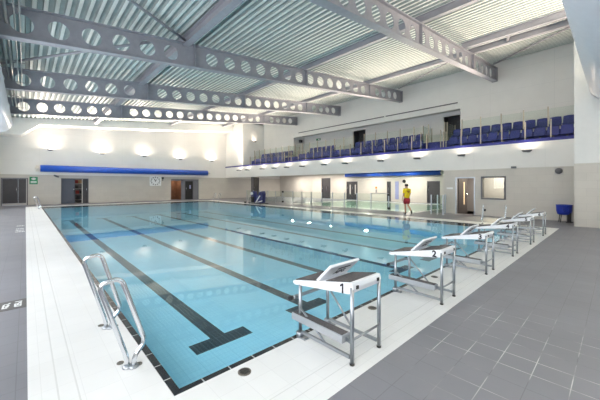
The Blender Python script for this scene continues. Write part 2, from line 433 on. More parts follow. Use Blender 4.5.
b = MB(); b.box(20.2, 21.65, 4.7, 21.1, 6.86, 6.95); b.box(20.2, 21.65, 4.5, 4.7, 4.36, 6.95); b.box(20.2, 21.65, 21.1, 21.3, 4.36, 6.95)
struct(b.build('ceiling_gallery', M['white']), 'soffit and end cheeks of the gallery walkway')
b = MB()
for y0, y1 in HG and [(h[0], h[1]) for h in HG]:
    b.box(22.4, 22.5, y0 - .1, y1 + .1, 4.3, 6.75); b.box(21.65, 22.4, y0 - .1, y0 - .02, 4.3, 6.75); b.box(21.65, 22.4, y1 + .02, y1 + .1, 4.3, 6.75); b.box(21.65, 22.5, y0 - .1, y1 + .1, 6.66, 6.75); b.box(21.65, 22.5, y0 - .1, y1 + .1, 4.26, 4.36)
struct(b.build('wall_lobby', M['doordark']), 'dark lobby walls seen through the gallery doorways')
b = MB(); b.box(19.96, 20.0, 4.85, 10.15, 7.0, 7.07); b.box(19.96, 20.0, 10.3, 20.3, 7.0, 7.07)
struct(b.build('trim_5', M['frame']), 'dark slot vent line on the white wall above the gallery')
# left wall and near wall, their unseen windows added to bring in light
WL = [(-4.5, .5), (2.0, 7.0), (8.5, 13.5), (15.0, 20.0), (21.5, 26.5)]
us = sorted({NY - .2, FY + .2} | {h[0] for h in WL} | {h[1] for h in WL})
wall('wall_left', 'x', LX, -.2, us, [0, 1.2, 4.4, 7.2], lambda u, z: any(h[0] < u < h[1] and 1.2 < z < 4.4 for h in WL), lambda z: M['white_y'], 'white side wall along the left deck, with added windows')
WN = [(-1.6, 2.6, 1.0, 6.2), (3.4, 7.6, 1.0, 6.2), (8.4, 12.6, 1.0, 6.2)]
us = sorted({LX - .2, 25.7} | {h[0] for h in WN} | {h[1] for h in WN})
wall('wall_near', 'y', NY, -.2, us, [0, 1.0, 6.2, 9.6], lambda u, z: any(h[0] < u < h[1] and 1.0 < z < 6.2 for h in WN), lambda z: M['white'], 'white wall behind the blocks with three large added windows')
for i, h in enumerate(WN):  # near windows, out of view, added for the light they bring
    b = MB()
    for x in (h[0], (h[0] + h[1]) / 2, h[1]): b.box(x - .04, x + .04, NY - .14, NY - .06, 1.0, 6.2, M['frame'])
    for z in (1.04, 6.16): b.box(h[0], h[1], NY - .14, NY - .06, z - .04, z + .04, M['frame'])
    b.box(h[0], h[1], NY - .11, NY - .1, 1.0, 6.2, M['glass'])
    struct(b.build('window_%d' % (i + 2)))
for i, h in enumerate(WL):  # left windows, also unseen, added to light the deck
    b = MB()
    for y in (h[0], (h[0] + h[1]) / 2, h[1]): b.box(LX - .14, LX - .06, y - .04, y + .04, 1.2, 4.4, M['frame'])
    for z in (1.24, 4.36): b.box(LX - .14, LX - .06, h[0], h[1], z - .04, z + .04, M['frame'])
    b.box(LX - .11, LX - .1, h[0], h[1], 1.2, 4.4, M['glass'])
    struct(b.build('window_%d' % (i + 6)))

# ------------------------------------------------------------------ roof
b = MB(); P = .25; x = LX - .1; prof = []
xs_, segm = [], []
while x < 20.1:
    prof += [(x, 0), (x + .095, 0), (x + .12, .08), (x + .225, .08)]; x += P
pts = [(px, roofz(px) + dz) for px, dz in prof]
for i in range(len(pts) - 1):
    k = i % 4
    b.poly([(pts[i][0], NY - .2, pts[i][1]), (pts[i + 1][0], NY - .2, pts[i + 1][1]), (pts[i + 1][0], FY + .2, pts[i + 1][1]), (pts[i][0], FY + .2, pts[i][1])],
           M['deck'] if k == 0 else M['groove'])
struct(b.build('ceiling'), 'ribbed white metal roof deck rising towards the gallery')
b = MB(); b.prism([(LX - .3, roofz(LX - .3) + .2), (26, roofz(26) + .2), (26, roofz(26) + .3), (LX - .3, roofz(LX - .3) + .3)], 'y', NY - .3, FY + .3)
struct(b.build('roof', M['deck']), 'roof slab closing the hall above the ribbed deck')

def zb(x): return 5.74 + .108 * x       # underside of a beam
def zt(x): return min(6.60 + .1045 * x, roofz(x) - .02)
XE = 19.95
def cellular_beam(y, k):
    root = thing('roof_beam', 'grey steel roof beam with round web holes, %s back from the starting blocks' % ORD[k], 'beam', (0, y, 0), group='cellular roof beams')
    root['kind'] = 'structure'
    bm = MB(); n = 32; t = .012
    x0 = LX; hx = [-1.72 + .8 * i for i in range(0, 27)]
    solid = (3.88, 15.88)
    last = x0
    def plate(a, c):
        for yy in (-t, t): bm.poly([(a, yy, zb(a)), (c, yy, zb(c)), (c, yy, zt(c)), (a, yy, zt(a))])
    for h in hx:
        if any(abs(h - s) < .3 for s in solid): continue
        a, c = h - .4, min(h + .4, XE)
        if h + .4 > XE + .02: continue
        if a > last + 1e-4: plate(last, a)
        last = c
        mid = lambda xx: (zb(xx) + zt(xx)) / 2
        R = .255; rings = []
        for yy in (-t, t):
            inner, outer = [], []
            for j in range(n):
                th = 2 * pi * j / n; ix = h + R * cos(th); iz = mid(h) + R * sin(th) * 1.02
                inner.append(bm.bm.verts.new((ix, yy, iz)))
                sc = 1 / max(abs(cos(th)), abs(sin(th))); ox = h + .4 * cos(th) * sc; fz = sin(th) * sc
                oz = mid(ox) + fz * (zt(ox) - zb(ox)) / 2
                outer.append(bm.bm.verts.new((ox, yy, oz)))
            for j in range(n):
                bm.face([inner[j], inner[(j + 1) % n], outer[(j + 1) % n], outer[j]])
            rings.append(inner)
        for j in range(n):
            bm.face([rings[0][j], rings[0][(j + 1) % n], rings[1][(j + 1) % n], rings[1][j]], None, True)
    if last < XE: plate(last, XE)
    bm.build('web', M['steel'], root)
    f = MB(); f.prism([(x0, zb(x0) - .015), (XE, zb(XE) - .015), (XE, zb(XE) + .02), (x0, zb(x0) + .02)], 'y', -.14, .14); f.build('bottom_flange', M['steel'], root)
    f = MB(); f.prism([(x0, zt(x0) - .02), (XE, zt(XE) - .02), (XE, zt(XE) + .015), (x0, zt(x0) + .015)], 'y', -.12, .12); f.build('top_flange', M['steel'], root)
    for sx in (3.95, 9.98, 15.75):
        f = MB(); f.box(sx - .012, sx + .012, -.13, .13, zb(sx), zt(sx)); f.build('stiffener', M['steel'], root)
    f = MB(); f.box(XE - .03, XE, -.16, .16, zb(XE) - .05, zt(XE)); f.build('end_plate', M['steel'], root)
for k, y in enumerate((2.75, 8.85, 14.8, 20.6)): cellular_beam(y, k)

def ibeam(name, p, q, w_, h_, label):
    p, q = Vector(p), Vector(q); b = MB(); u = Vector((0, 0, 1))
    b.bar(p - u * (h_ / 2), q - u * (h_ / 2), .012, h_); b.bar(p - u * h_, q - u * h_, w_, .02); b.bar(p, q, w_, .02)
    return struct(tag(b.build(name, M['steel']), label, 'beam'))
for x, d, nm in ((3.62, .34, 'wide grey purlin along the roof nearest the left side'), (9.95, .26, 'grey purlin along the middle of the roof'), (15.75, .26, 'grey purlin along the roof above the gallery front')):
    ibeam('roof_purlin', (x, NY, roofz(x)), (x, FY, roofz(x)), .26 if x < 5 else .18, d, nm)
ibeam('roof_purlin', (14.45, NY, roofz(14.45) - .02), (14.45, 2.75, roofz(14.45) - .02), .18, .26, 'short grey purlin at the near right end of the roof')
def brace(p, q, label, r=.05):
    b = MB(); b.tube([p, q], r, None, 10); struct(tag(b.build('roof_brace', M['steel']), label, 'brace'))
def rz(x, d=.12): return roofz(x) - d
brace((3.6, 8.85, rz(3.6)), (-2.4, 4.2, rz(-2.4)), 'diagonal tube brace at the upper left of the roof')
brace((2.7, 8.95, rz(2.7, .3)), (-2.0, 14.7, rz(-2, .3)), 'dark diagonal brace between the second and third roof beams')
brace((19.6, 2.75, rz(19.6)), (14.5, -3.2, rz(14.5)), 'diagonal brace from the beam end over the gallery')
brace((14.45, .85, rz(14.45)), (15.75, 1.2, rz(15.75)), 'short strut joining two purlins over the gallery', .06)
brace((19.6, 8.85, rz(19.6)), (15.7, 3.0, rz(15.7)), 'long thin brace behind the nearest roof beam', .035)
for k, (x, z, r) in enumerate(((-1.22, 6.0, .035), (-1.05, 5.95, .02), (-.95, 5.95, .02), (-1.35, 6.05, .025))):
    b = MB(); b.tube([(x, NY + .2, z), (x, 21.5, z)], r, None, 8)
    tag(b.build('service_pipe', M['brackets']), 'thin service pipe at upper left, %s from the left wall' % ORD[[1, 2, 3, 0][k]], 'pipe', 'service pipes under the roof at the left')
b = MB()
for y in [1 + 2.9 * i for i in range(8)]: b.bar((-1.5, y, 6.12), (-.8, y, 6.12), .05, .03); b.bar((-1.45, y, 6.12), (-1.45, y, roofz(-1.45)), .02, .02); b.bar((-.85, y, 6.12), (-.85, y, roofz(-.85)), .02, .02)
struct(b.build('pipe_hangers', M['brackets']), 'hangers carrying the service pipes from the roof')

# far end bulkhead under the roof (follows the roof slope, drops at the left)
b = MB()
low = [(LX, 5.4), (-1.1, 5.45), (0, 6.38), (4, 6.68), (8, 7.02), (13, 7.5), (18, 8.0), (20, 8.15)]
top = [(20, roofz(20)), (LX, roofz(LX))]
b.prism(low + top, 'y', 28.6, FY)
struct(b.build('bulkhead', M['white']), 'pale bulkhead under the roof at the far end wall')

def duct(axis, c0, c1, u, z, R, label):
    o = MB(); n = 28
    prof = []
    L = c1 - c0
    for k in range(9):
        t = pi / 2 * k / 8; prof.append((c1 - R * .3 + R * .3 * sin(t), R * cos(t) if k < 8 else .02))
    prof = [(c0, R)] + prof
    f = (lambda t: (t, u, z)) if axis == 'x' else (lambda t: (u, t, z))
    o.tube([f(t) for t, r in prof], [r for t, r in prof], M['duct'], n)
    root = thing('air_duct', label, 'duct', f(c0))
    for v in range(1): pass
    t = c0 + 1.0
    ang = radians(62)
    while t < c1 - R * .6:
        for sgn in (1, -1):
            if axis == 'x': p = (t, u + R * sin(ang) * sgn, z - R * cos(ang))
            else: p = (u + R * sin(ang) * sgn, t, z - R * cos(ang))
            o.lathe([(.012, -.006), (.012, .006)], p, M['signwhite'], 6)
        t += .22
    d = o.build('casing', M['duct'], root); d.location = -Vector(f(c0))
    for t in [c0 + 2.4 * i + 1.5 for i in range(int(L / 2.4))]:
        if t > c1 - 1: break
        h = MB()
        p0, p1 = Vector(f(t)) + Vector((0, 0, R)), Vector(f(t)); p1.z = roofz(p1.x)
        h.tube([p0, p1], .012, None, 6); hh = h.build('hanger_rod', M['brackets'], root); hh.location = -Vector(f(c0))
duct('y', -3.0, 22.4, -1.96, 5.3, .56, 'white round air duct high along the left wall')
duct('x', 1.0, 14.95, -2.235, 5.35, .66, 'white riveted air duct above the near right deck')

# ------------------------------------------------------------------ lamps
def area(name, loc, size, energy, col, rot=(0, 0, 0), shape='DISK', sy=None, spread=None):
    l = bpy.data.lights.new(name, 'AREA'); l.energy = energy; l.color = col; l.shape = shape; l.size = size
    if sy: l.size_y = sy
    if spread: l.spread = spread
    o = bpy.data.objects.new(name, l); COL.objects.link(o); o.location = loc; o.rotation_euler = rot
    return o
WARM = (1, .845, .675)
def uplighter(loc, nrm, label, group, energy, glow=40, pj=.22, tilt=.5, spr=112):
    """shallow oval bowl on a stub bracket; nrm points away from the wall"""
    rot = math.atan2(nrm[1], nrm[0]) - pi / 2
    r = thing('wall_uplighter', label, 'lamp', loc, rot, group)
    b = MB(); b.lathe([(.03, -.07), (.12, -.06), (.17, -.02), (.18, .03), (.165, .03)], (0, pj, 0), None, 20, 1.15, .8); b.build('bowl', M['frame'], r)
    b = MB(); b.lathe([(.15, .0), (.155, .012)], (0, pj, .01), None, 20, 1.15, .8); b.build('lens', M['lens'], r)
    b = MB(); b.box(-.05, .05, 0, pj - .12, -.05, .03); b.build('bracket', M['frame'], r)
    n = Vector((nrm[0], nrm[1], 0)).normalized()
    p = Vector(loc) + n * pj + Vector((0, 0, .06))
    d = (n * tilt + Vector((0, 0, 1))).normalized()
    area('uplight', p, .3, energy, WARM, d.to_track_quat('-Z', 'Y').to_euler(), spread=radians(spr))
    area('uplight_spill', p, .3, glow, WARM, (pi, 0, 0))
E_UP, E_FA, E_WN, E_WL, E_RM = 480, 205, 1000, 300, 1900
for i, (x, z) in enumerate(((.67, 4.55), (4.32, 4.5), (7.89, 4.5), (11.46, 4.4), (15.12, 4.43))):
    uplighter((x, FY, z), (0, -1), 'dark bowl uplighter on the far white wall, %s from the left' % ORD[i], 'uplighters on the far wall', E_UP * (.45 if i == 4 else 1), 50, .3, 1.0, 96)
uplighter((18.55, 26.4, 6.62), (0, -1), 'small dark lamp high on the white end wall of the gallery', 'uplighters on the far wall', 15, 8)
for i, y in enumerate((.62, 3.5, 6.02, 8.56, 11.62, 13.75, 16.33, 18.39, 20.27, 22.24, 25.0, 26.7)):
    uplighter((RX, y, 3.26), (-1, 0), 'dark oval uplighter on the white gallery fascia, %s from the right-hand pier' % ORD[i], 'uplighters on the gallery fascia', E_FA, 15, .40)
for i, y in enumerate((-3.5, 1.5, 7.8, 14.3, 21)):  # out-of-view lamps added to brighten the roof and deck
    uplighter((LX, y, 4.75), (1, 0), 'added dark bowl uplighter on the unseen left wall, %s from the near end' % ORD[i], 'added uplighters on the left wall', E_RM)
for i, x in enumerate((0, 5, 10)):  # unseen lamps behind the camera, added as fill
    uplighter(((3.0, 8.0, 11.0)[i], NY, 5.4), (0, 1), 'added dark bowl uplighter on the unseen wall behind the blocks, %s from the left' % ORD[i], 'added uplighters on the near wall', E_RM)
for i, (y, z) in enumerate(((25.6, 2.72), (22.6, 2.72), (19.2, 2.72), (14.6, 2.72), (10.4, 2.72))):
    r = thing('ceiling_lamp', 'round lamp on the teaching pool ceiling, %s from the far end' % ORD[i], 'lamp', (23.8, y, 2.95), 0, 'ceiling lamps over the teaching pool')
    b = MB(); b.lathe([(.16, 0), (.18, -.03), (.15, -.07)], (0, 0, 0), None, 20); b.build('housing', M['frame'], r)
    b = MB(); b.lathe([(.13, -.071), (.13, -.08)], (0, 0, 0), None, 20); b.build('lens', M['lens'], r)
    area('recess_light', (23.8, y, 2.85), .3, 210, (1, .91, .79))
for i, h in enumerate(WL):  # fill light at the added left windows
    area('added_daylight_side_%d' % i, (LX + .03, (h[0] + h[1]) / 2, 2.8), 3.1, E_WL, (.97, .98, 1), (0, radians(-90), 0), 'RECTANGLE', 4.9)
for i, h in enumerate(WN):  # cool fill light at the added near windows
    area('added_daylight_%d' % i, ((h[0] + h[1]) / 2, NY + .03, 3.6), 4.1, E_WN, (.86, .93, 1), (radians(-90), 0, 0), 'RECTANGLE', 5.1)

# ------------------------------------------------------------------ doors, windows, rooms behind
def leaf(parent, x0, x1, y, z0, z1, mat, handle_x=None, t=.05, name='leaf'):
    b = MB(); b.box(x0, x1, y, y + t, z0, z1); l = b.build(name, mat, parent, bevel=.004)
    if handle_x is not None:
        h = MB(); h.tube([(handle_x, y - .05, 1.0), (handle_x, y - .05, 1.4)], .015, None, 8); h.bar((handle_x, y - .05, 1.02), (handle_x, y, 1.02), .02, .02); h.bar((handle_x, y - .05, 1.38), (handle_x, y, 1.38), .02, .02)
        h.build('handle', M['chrome'], l)
    return l
def frame_x(parent, x0, x1, y0, y1, z1, mat, w_=.06):
    b = MB(); b.box(x0, x0 + w_, y0, y1, 0, z1); b.box(x1 - w_, x1, y0, y1, 0, z1); b.box(x0 + w_, x1 - w_, y0, y1, z1 - w_, z1)
    return b.build('frame', mat, parent)
def struct_root(name, loc, label): 
    o = thing(name, label, None, loc); o['kind'] = 'structure'; return o
# door_1 : dark double door at far left
d = struct_root('door_1', (0, FY, 0), 'dark double door with pale kick strip at the far left')
frame_x(d, -2.24, -.69, -.02, .18, 2.19, M['frame'])
leaf(d, -2.17, -1.27, .03, .17, 2.12, M['doordark'], -1.36); leaf(d, -1.26, -.80, .03, .17, 2.12, M['doordark'])
b = MB(); b.box(-2.17, -.8, .02, .05, .015, .165); b.build('kick_plate', M['framepale'], d)
b = MB(); b.box(-.80, -.74, .0, .08, .0, 2.12); b.build('jamb', M['framepale'], d)
# door_2 : store with shelving
d = struct_root('door_2', (0, FY, 0), 'slate blue store door, half open onto shelves')
frame_x(d, 1.40, 3.33, -.02, .18, 2.2, M['frame'], .05)
leaf(d, 1.45, 2.36, .04, .02, 2.15, M['doorblue'], 2.27)
b = MB(); b.box(2.85, 2.91, -.01, .1, 0, 2.15); b.build('mullion', M['framepale'], d)
leaf(d, 2.92, 3.28, .04, .02, 2.15, M['doordark'], 3.2)
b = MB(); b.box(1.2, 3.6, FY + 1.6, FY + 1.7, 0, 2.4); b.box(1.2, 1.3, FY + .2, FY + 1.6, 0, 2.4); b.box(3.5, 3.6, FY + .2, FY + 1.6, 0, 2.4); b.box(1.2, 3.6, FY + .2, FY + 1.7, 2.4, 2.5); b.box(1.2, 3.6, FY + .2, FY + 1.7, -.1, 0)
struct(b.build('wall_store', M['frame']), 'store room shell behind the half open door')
area('store_lamp', (2.5, FY + .9, 2.38), .4, 14, WARM)
s = thing('storage_shelf', 'pale storage shelving inside the half open store', 'shelf', (2.65, FY + .85, 0))
for z in (.3, .8, 1.28, 1.75):
    b = MB(); b.box(-.45, .45, -.2, .2, z - .015, z + .015); b.build('shelf_board', M['framepale'], s)
for x in (-.45, .45):
    for y in (-.2, .2):
        b = MB(); b.box(x - .02, x + .02, y - .02, y + .02, 0, 2.0); b.build('upright', M['framepale'], s)
for i, (x, z, mt, nm) in enumerate(((-.12, 1.765, 'redbox', 'red crate on the top store shelf, left of the tan box'), (.16, 1.765, 'cardboard', 'tan box on the top store shelf beside the red crate'), (-.1, 1.295, 'doordark', 'dark box on the second store shelf'),
                                    (-.05, .815, 'redbox', 'red crate on the third store shelf'), (.24, .815, 'doordark', 'dark box on the third store shelf'), (0, .315, 'doordark', 'dark box on the lowest store shelf'))):
    b = MB(); b.box(-.12, .12, -.16, .16, 0, .28); b.box(-.13, .13, -.17, .17, .25, .3)
    tag(b.build('storage_crate', M[mt], loc=(2.65 + x, FY + .85, z + .001), bevel=.01), nm, 'crate', 'crates in the far store')
# door_3 : lobby with brown opening and black door
b = MB(); yy = FY + .16
b.box(10.35, 10.55, FY + .2, FY + .4, 0, 2.4); b.box(13.66, 13.86, FY + .2, FY + .4, 0, 2.4); b.box(10.35, 13.86, FY + .2, FY + .4, 2.25, 2.45); b.box(10.35, 13.86, FY + .2, FY + 2.2, -.1, 0, M['greyfloor'])
b.box(11.72, 12.1, yy, yy + .12, 0, 2.25); b.box(13.05, 13.66, yy, yy + .12, 0, 2.25); b.box(10.55, 13.05, yy, yy + .12, 2.08, 2.25)
struct(b.build('wall_lobby', M['beige_x']), 'beige recess lining around the far changing doors')
b = MB(); b.box(10.4, 11.9, FY + 1.8, FY + 1.9, 0, 2.3); b.box(10.4, 10.5, yy + .12, FY + 1.8, 0, 2.3); b.box(11.8, 11.9, yy + .12, FY + 1.8, 0, 2.3); b.box(10.4, 11.9, yy + .12, FY + 1.9, 2.3, 2.4)
struct(b.build('wall_passage', M['brown']), 'brown passage seen through the far opening')
area('passage_lamp', (11.2, FY + 1.2, 2.28), .3, 16, (1, .8, .6))
d = struct_root('door_3', (0, yy, 0), 'black door in the beige recess at the far end')
frame_x(d, 12.1, 13.05, -.02, .14, 2.08, M['frame'], .05); leaf(d, 12.15, 13.0, .03, .01, 2.03, M['black'], 12.25)
b = MB(); b.box(12.62, 12.8, .025, .035, 1.2, 1.6); b.build('vision_panel', M['frosted'], d)
# door_4 : tall dark opening near the far right corner
d = struct_root('door_4', (0, FY, 0), 'tall dark doorway by the far right corner')
frame_x(d, 20.67, 21.93, -.02, .18, 2.65, M['frame'], .05); leaf(d, 20.72, 21.1, .06, .01, 2.6, M['frame']); leaf(d, 21.1, 21.88, .08, .01, 2.6, M['black'], 21.2)
# doors of the teaching pool wall (plane x = BX)
def side_door(name, y0, y1, z1, label, mat, bars=False):
    d = struct_root(name, (BX, 0, 0), label)
    b = MB(); b.box(-.02, .18, y0, y0 + .05, 0, z1); b.box(-.02, .18, y1 - .05, y1, 0, z1); b.box(-.02, .18, y0 + .05, y1 - .05, z1 - .05, z1); b.build('frame', M['frame'], d)
    ym = (y0 + y1) / 2
    if y1 - y0 > 1.3: spans = ((y0 + .05, ym - .004), (ym + .004, y1 - .05))
    else: spans = ((y0 + .05, y1 - .05),)
    for a, c in spans:
        b = MB(); b.box(.05, .1, a, c, .01, z1 - .05); l = b.build('leaf', mat, d, bevel=.004)
        hy = c - .1
        h = MB(); h.tube([(0, hy, .95), (0, hy, 1.45)], .018, None, 8); h.bar((0, hy, .97), (.05, hy, .97), .02, .02); h.bar((0, hy, 1.43), (.05, hy, 1.43), .02, .02); h.build('handle', M['chrome'], l)
        if bars:
            h = MB(); h.box(.044, .052, a + .2, a + .34, .6, z1 - .35); h.build('vision_panel', M['framepale'], l)
side_door('door_6', 20.75, 22.19, 2.45, 'tall dark double door behind the teaching pool', M['doordark'])
side_door('door_7', 16.88, 18.38, 2.0, 'dark double door with pale vision panels behind the teaching pool', M['doordark'], True)
side_door('door_8', 12.88, 13.32, 1.97, 'narrow dark door behind the teaching pool', M['doordark'])
side_door('door_9', 8.19, 9.32, 1.97, 'dark door at the right end of the teaching pool wall', M['doordark'])
b = MB(); b.box(BX - .03, BX, 12.05, 12.42, .25, 1.97); b.box(BX - .035, BX - .03, 12.08, 12.39, .3, 1.92, M['frosted'])
b.mats and None
struct(b.build('window_5', M['framepale']), 'narrow pale blue window beside the narrow dark door')
# door_5 : open door in the right wall, warm office behind it and its window
d = struct_root('door_5', (RX, 0, 0), 'charcoal door with a tall glazed slot standing ajar in the right wall')
b = MB(); b.box(-.02, .2, 3.88, 3.94, 0, 2.06); b.box(-.02, .2, 2.95, 3.0, 0, 2.06); b.box(-.02, .2, 3.0, 3.88, 2.0, 2.06); b.build('frame', M['postgrey'], d)
lf = thing('leaf', None, None, (.2, 3.87, 0), radians(-12)); lf.parent = d
b = MB(); b.box(0, .86, -.025, .025, .01, 1.99); b.build('leaf_panel', M['doordark'], lf)
b = MB(); b.box(.5, .6, -.03, .03, .5, 1.8); b.build('vision_panel', M['warm'], lf)
h = MB(); h.tube([(.76, -.06, .95), (.76, -.06, 1.15)], .014, None, 8); h.bar((.76, -.06, 1.05), (.76, -.02, 1.05), .02, .02); h.build('handle', M['chrome'], lf)
w5 = struct_root('window_1', (RX, 0, 0), 'dark framed office window glowing warm in the right wall')
b = MB(); b.box(-.03, .2, 1.54, 1.62, .87, 2.08); b.box(-.03, .2, 2.58, 2.66, .87, 2.08); b.box(-.03, .2, 1.62, 2.58, .87, .95); b.box(-.03, .2, 1.62, 2.58, 2.0, 2.08); b.build('frame', M['frame'], w5)
b = MB(); b.box(.1, .106, 1.62, 2.58, .95, 2.0); b.build('pane', M['glass'], w5)
b = MB()
b.box(19.4, 19.5, -.2, 4.4, 0, 2.7); b.box(RX + .2, 19.5, -.3, -.2, 0, 2.7); b.box(RX + .2, 19.5, 4.3, 4.4, 0, 2.7); b.box(RX + .2, 19.5, -.3, 4.4, 2.6, 2.7)
b.box(RX + .2, 19.5, -.3, 4.3, -.1, 0.0, M['carpet'])
struct(b.build('wall_office', M['warm']), 'cream office room behind the window and open door')
area('office_lamp', (18.4, 2.2, 2.55), .8, 300, (1, .84, .62))
c = thing('office_cabinet', 'low brown cabinet inside the office, seen past the open door', 'cabinet', (18.6, 2.75, 0))
b = MB(); b.box(-.3, .3, -.45, .45, .04, .8); b.build('carcass', M['brown'], c, bevel=.01)
for s_ in (-1, 1):
    b = MB(); b.box(-.32, -.3, min(0, s_ * .44), max(0, s_ * .44), .07, .77); l = b.build('door', M['cardboard'], c, bevel=.004)
    b = MB(); b.box(-.34, -.32, s_ * .05 - .01, s_ * .05 + .01, .4, .5); b.build('handle', M['chrome'], l)

# ------------------------------------------------------------------ starting blocks
def starting_block(i):
    num = str(i + 1)
    root = thing('starting_block', 'white wedge-topped starting block on steel legs, numbered %s on its side' % num, 'starting block', (lane[i], 0, 0), 0, 'starting blocks along the end of the pool')
    HW = .235
    ze = lambda y: .59 - (y - .1) * .2          # top slope
    b = MB(); b.prism([(.10, .585), (.10, .555), (.06, .545), (-.66, .635), (-.70, .65), (-.715, .70), (-.70, .745), (-.66, ze(-.66))], 'x', -HW, HW)
    pl = b.build('platform', M['blockwhite'], root, bevel=.008)
    for a, c in ((.075, -.25), (-.37, -.665)):
        b = MB(); b.prism([(a, ze(a) - .004), (a, ze(a) + .006), (c, ze(c) + .006), (c, ze(c) - .004)], 'x', -HW + .02, HW - .02); b.build('grip_pad', M['grip'], root)
    # inclined rear foot plate with its printed mark
    p0, p1 = Vector((0, -.27, ze(-.27) - .01)), Vector((0, -.455, .835)); dv = (p1 - p0).normalized(); nv = Vector((0, dv.z, -dv.y)) * -1
    q = [p0, p1, p1 - nv * .028, p0 - nv * .028]
    b = MB(); b.prism([(v.y, v.z) for v in q], 'x', -HW + .003, HW - .003); fin = b.build('foot_plate', M['blockwhite'], root, bevel=.006)
    back = -Vector((0, dv.z, -dv.y))            # outward normal of the rear face
    xa = Vector((1, 0, 0)); up = dv; mid = (p0 + p1) / 2 + back * .0015
    mt = Matrix(((xa.x, up.x, back.x, mid.x + .02), (xa.y, up.y, back.y, mid.y), (xa.z, up.z, back.z, mid.z), (0, 0, 0, 1)))
    text_mesh('logo_print', 'APG', .092, M['ink'], fin, mt @ Matrix.Translation((0, -.02, 0)), .001)
    b = MB(); b.box(-.085, .115, .048, .066, 0, .002); lb = b.build('logo_bar', M['ink'], fin); lb.data.transform(mt)
    lx = .2205
    for sx in (-lx, lx):
        for y, nm in ((-.694, 'rear'), (-.005, 'front')):
            b = MB(); b.tube([(sx, y, .012), (sx, y, ze(y) - .045 if y < -.3 else .565)], .0185, None, 14); lg = b.build('leg', M['satin'], root)
            b = MB(); b.lathe([(.023, 0), (.023, .014), (.021, .018)], (sx, y, 0), None, 14); b.build('foot_cap', M['black'], lg)
        b = MB(); b.bar((sx, -.67, .062), (sx, -.03, .062), .022, .03); b.build('base_rail', M['satin'], root)
        b = MB(); b.tube([(sx, -.01, .44 if sx > 0 else .31), (sx, -.36, .075)], .011, None, 8); b.build('diagonal_brace', M['satin'], root)
        b = MB(); b.lathe([(.042, 0), (.042, .05), (.03, .06)], (sx, .0, 0), None, 12); b.box(sx - .03, sx + .03, -.1, -.03, 0, .014); b.build('deck_anchor', M['satin'], root)
    b = MB(); b.tube([(-lx, -.694, .225), (lx, -.694, .225)], .011, None, 8); b.build('cross_rail', M['satin'], root)
    b = MB(); b.tube([(-.27, .085, .405), (.27, .085, .405)], .019, None, 12); gb = b.build('hand_grip_bar', M['satin'], root)
    for sx in (-.275, .275):
        b = MB(); b.lathe([(.024, -.02), (.024, .02)], (0, 0, 0), None, 10); c_ = b.build('grip_end', M['black'], gb); c_.data.transform(Matrix.Translation((sx, .085, .405)) @ Matrix.Rotation(pi / 2, 4, 'Y'))
        b = MB(); b.bar((sx * .8, .085, .405), (sx * .8, 0, .42), .02, .03); b.build('bar_arm', M['satin'], gb)
    b = MB(); b.box(-.265, -.145, -.615, .09, .175, .245); st = b.build('step', M['step'], root, bevel=.006)
    b = MB(); b.box(-.25, -.16, -.6, .075, .244, .25); b.build('step_grip', M['grip'], st)
    for y in (.02, -.676):
        pass
    for pa, pb in (((-.2, -.62, .21), (-.2205, -.69, .21)), ((-.2, .0, .165), (-.2205, -.005, .165))):
        b = MB(); b.bar(pa, pb, .03, .04); b.build('step_bracket', M['satin'], st)
    for sx in (-.17, .17):
        b = MB(); b.box(sx - .016, sx + .016, -.722, -.706, .685, .715); b.build('bolt_cover', M['black'], root)
    # lane number on the left cheek
    mt = Matrix(((0, 0, -1, -HW - .0015), (-1, 0, 0, -.6), (0, 1, 0, .675), (0, 0, 0, 1)))
    if i == 0:      # the figure 1 with its flag
        b = MB(); b.prism([(-.012, -.046), (.006, -.046), (.006, .046), (-.008, .046), (-.034, .026), (-.034, .008), (-.012, .022)], 'z', 0, .001); o1 = b.build('number_print', M['ink'], root); o1.data.transform(mt)
    else: text_mesh('number_print', num, .12, M['ink'], root, mt, .001, .004)
for i in range(6): starting_block(i)

# ------------------------------------------------------------------ grab hoops
def hoop(x, y, mirror, label, hz=1.0):
    s = -1 if mirror else 1
    root = thing('grab_rail', label, 'grab rail', (x, y, 0), 0, 'steel grab hoops at the pool edge')
    P = [(-.17, 0, 0), (-.18, 0, .10), (-.39, 0, .785 * hz), (-.225, 0, .82 * hz), (-.028, 0, .19), (-.12, 0, .10), (-.13, 0, .0)]
    P = [(s * (p[0] + .17), p[1] + (.0 if i < 3 else -.03 if i > 4 else -.015), p[2]) for i, p in enumerate(P)]
    b = MB(); b.tube(rounded(P, .075, 6), .021, None, 12); b.build('rail', M['chrome'], root)
    for px in (P[0], P[-1]):
        b = MB(); b.lathe([(.045, 0), (.045, .008), (.026, .02)], px, None, 16); b.build('base_flange', M['satin'], root)
    for px, py in ((-.035, .11), (.085, -.02)):
        b = MB(); b.lathe([(.03, 0), (.03, .006)], (s * px, py, 0), None, 12); b.build('anchor_cover', M['drain'], root)
    return root
hoop(-.17, .66, False, 'nearest polished steel grab hoop on the left pool edge')
hoop(-.165, 1.645, False, 'second polished steel grab hoop, just behind the nearest one', 1.05)
hoop(13.2, 1.55, True, 'thin steel grab hoop across the pool, behind the fourth block')
hoop(13.2, .75, True, 'thin steel grab hoop across the pool, behind the fifth block')
hoop(-.2, 24.2, False, 'tiny steel grab hoop near the far left corner, the closer of two')
hoop(-.2, 25.2, False, 'tiny steel grab hoop closest to the far left corner')
hoop(13.2, 24.6, True, 'tiny steel grab hoop near the far right corner, the closer of two')
hoop(13.2, 25.6, True, 'tiny steel grab hoop closest to the far right corner')

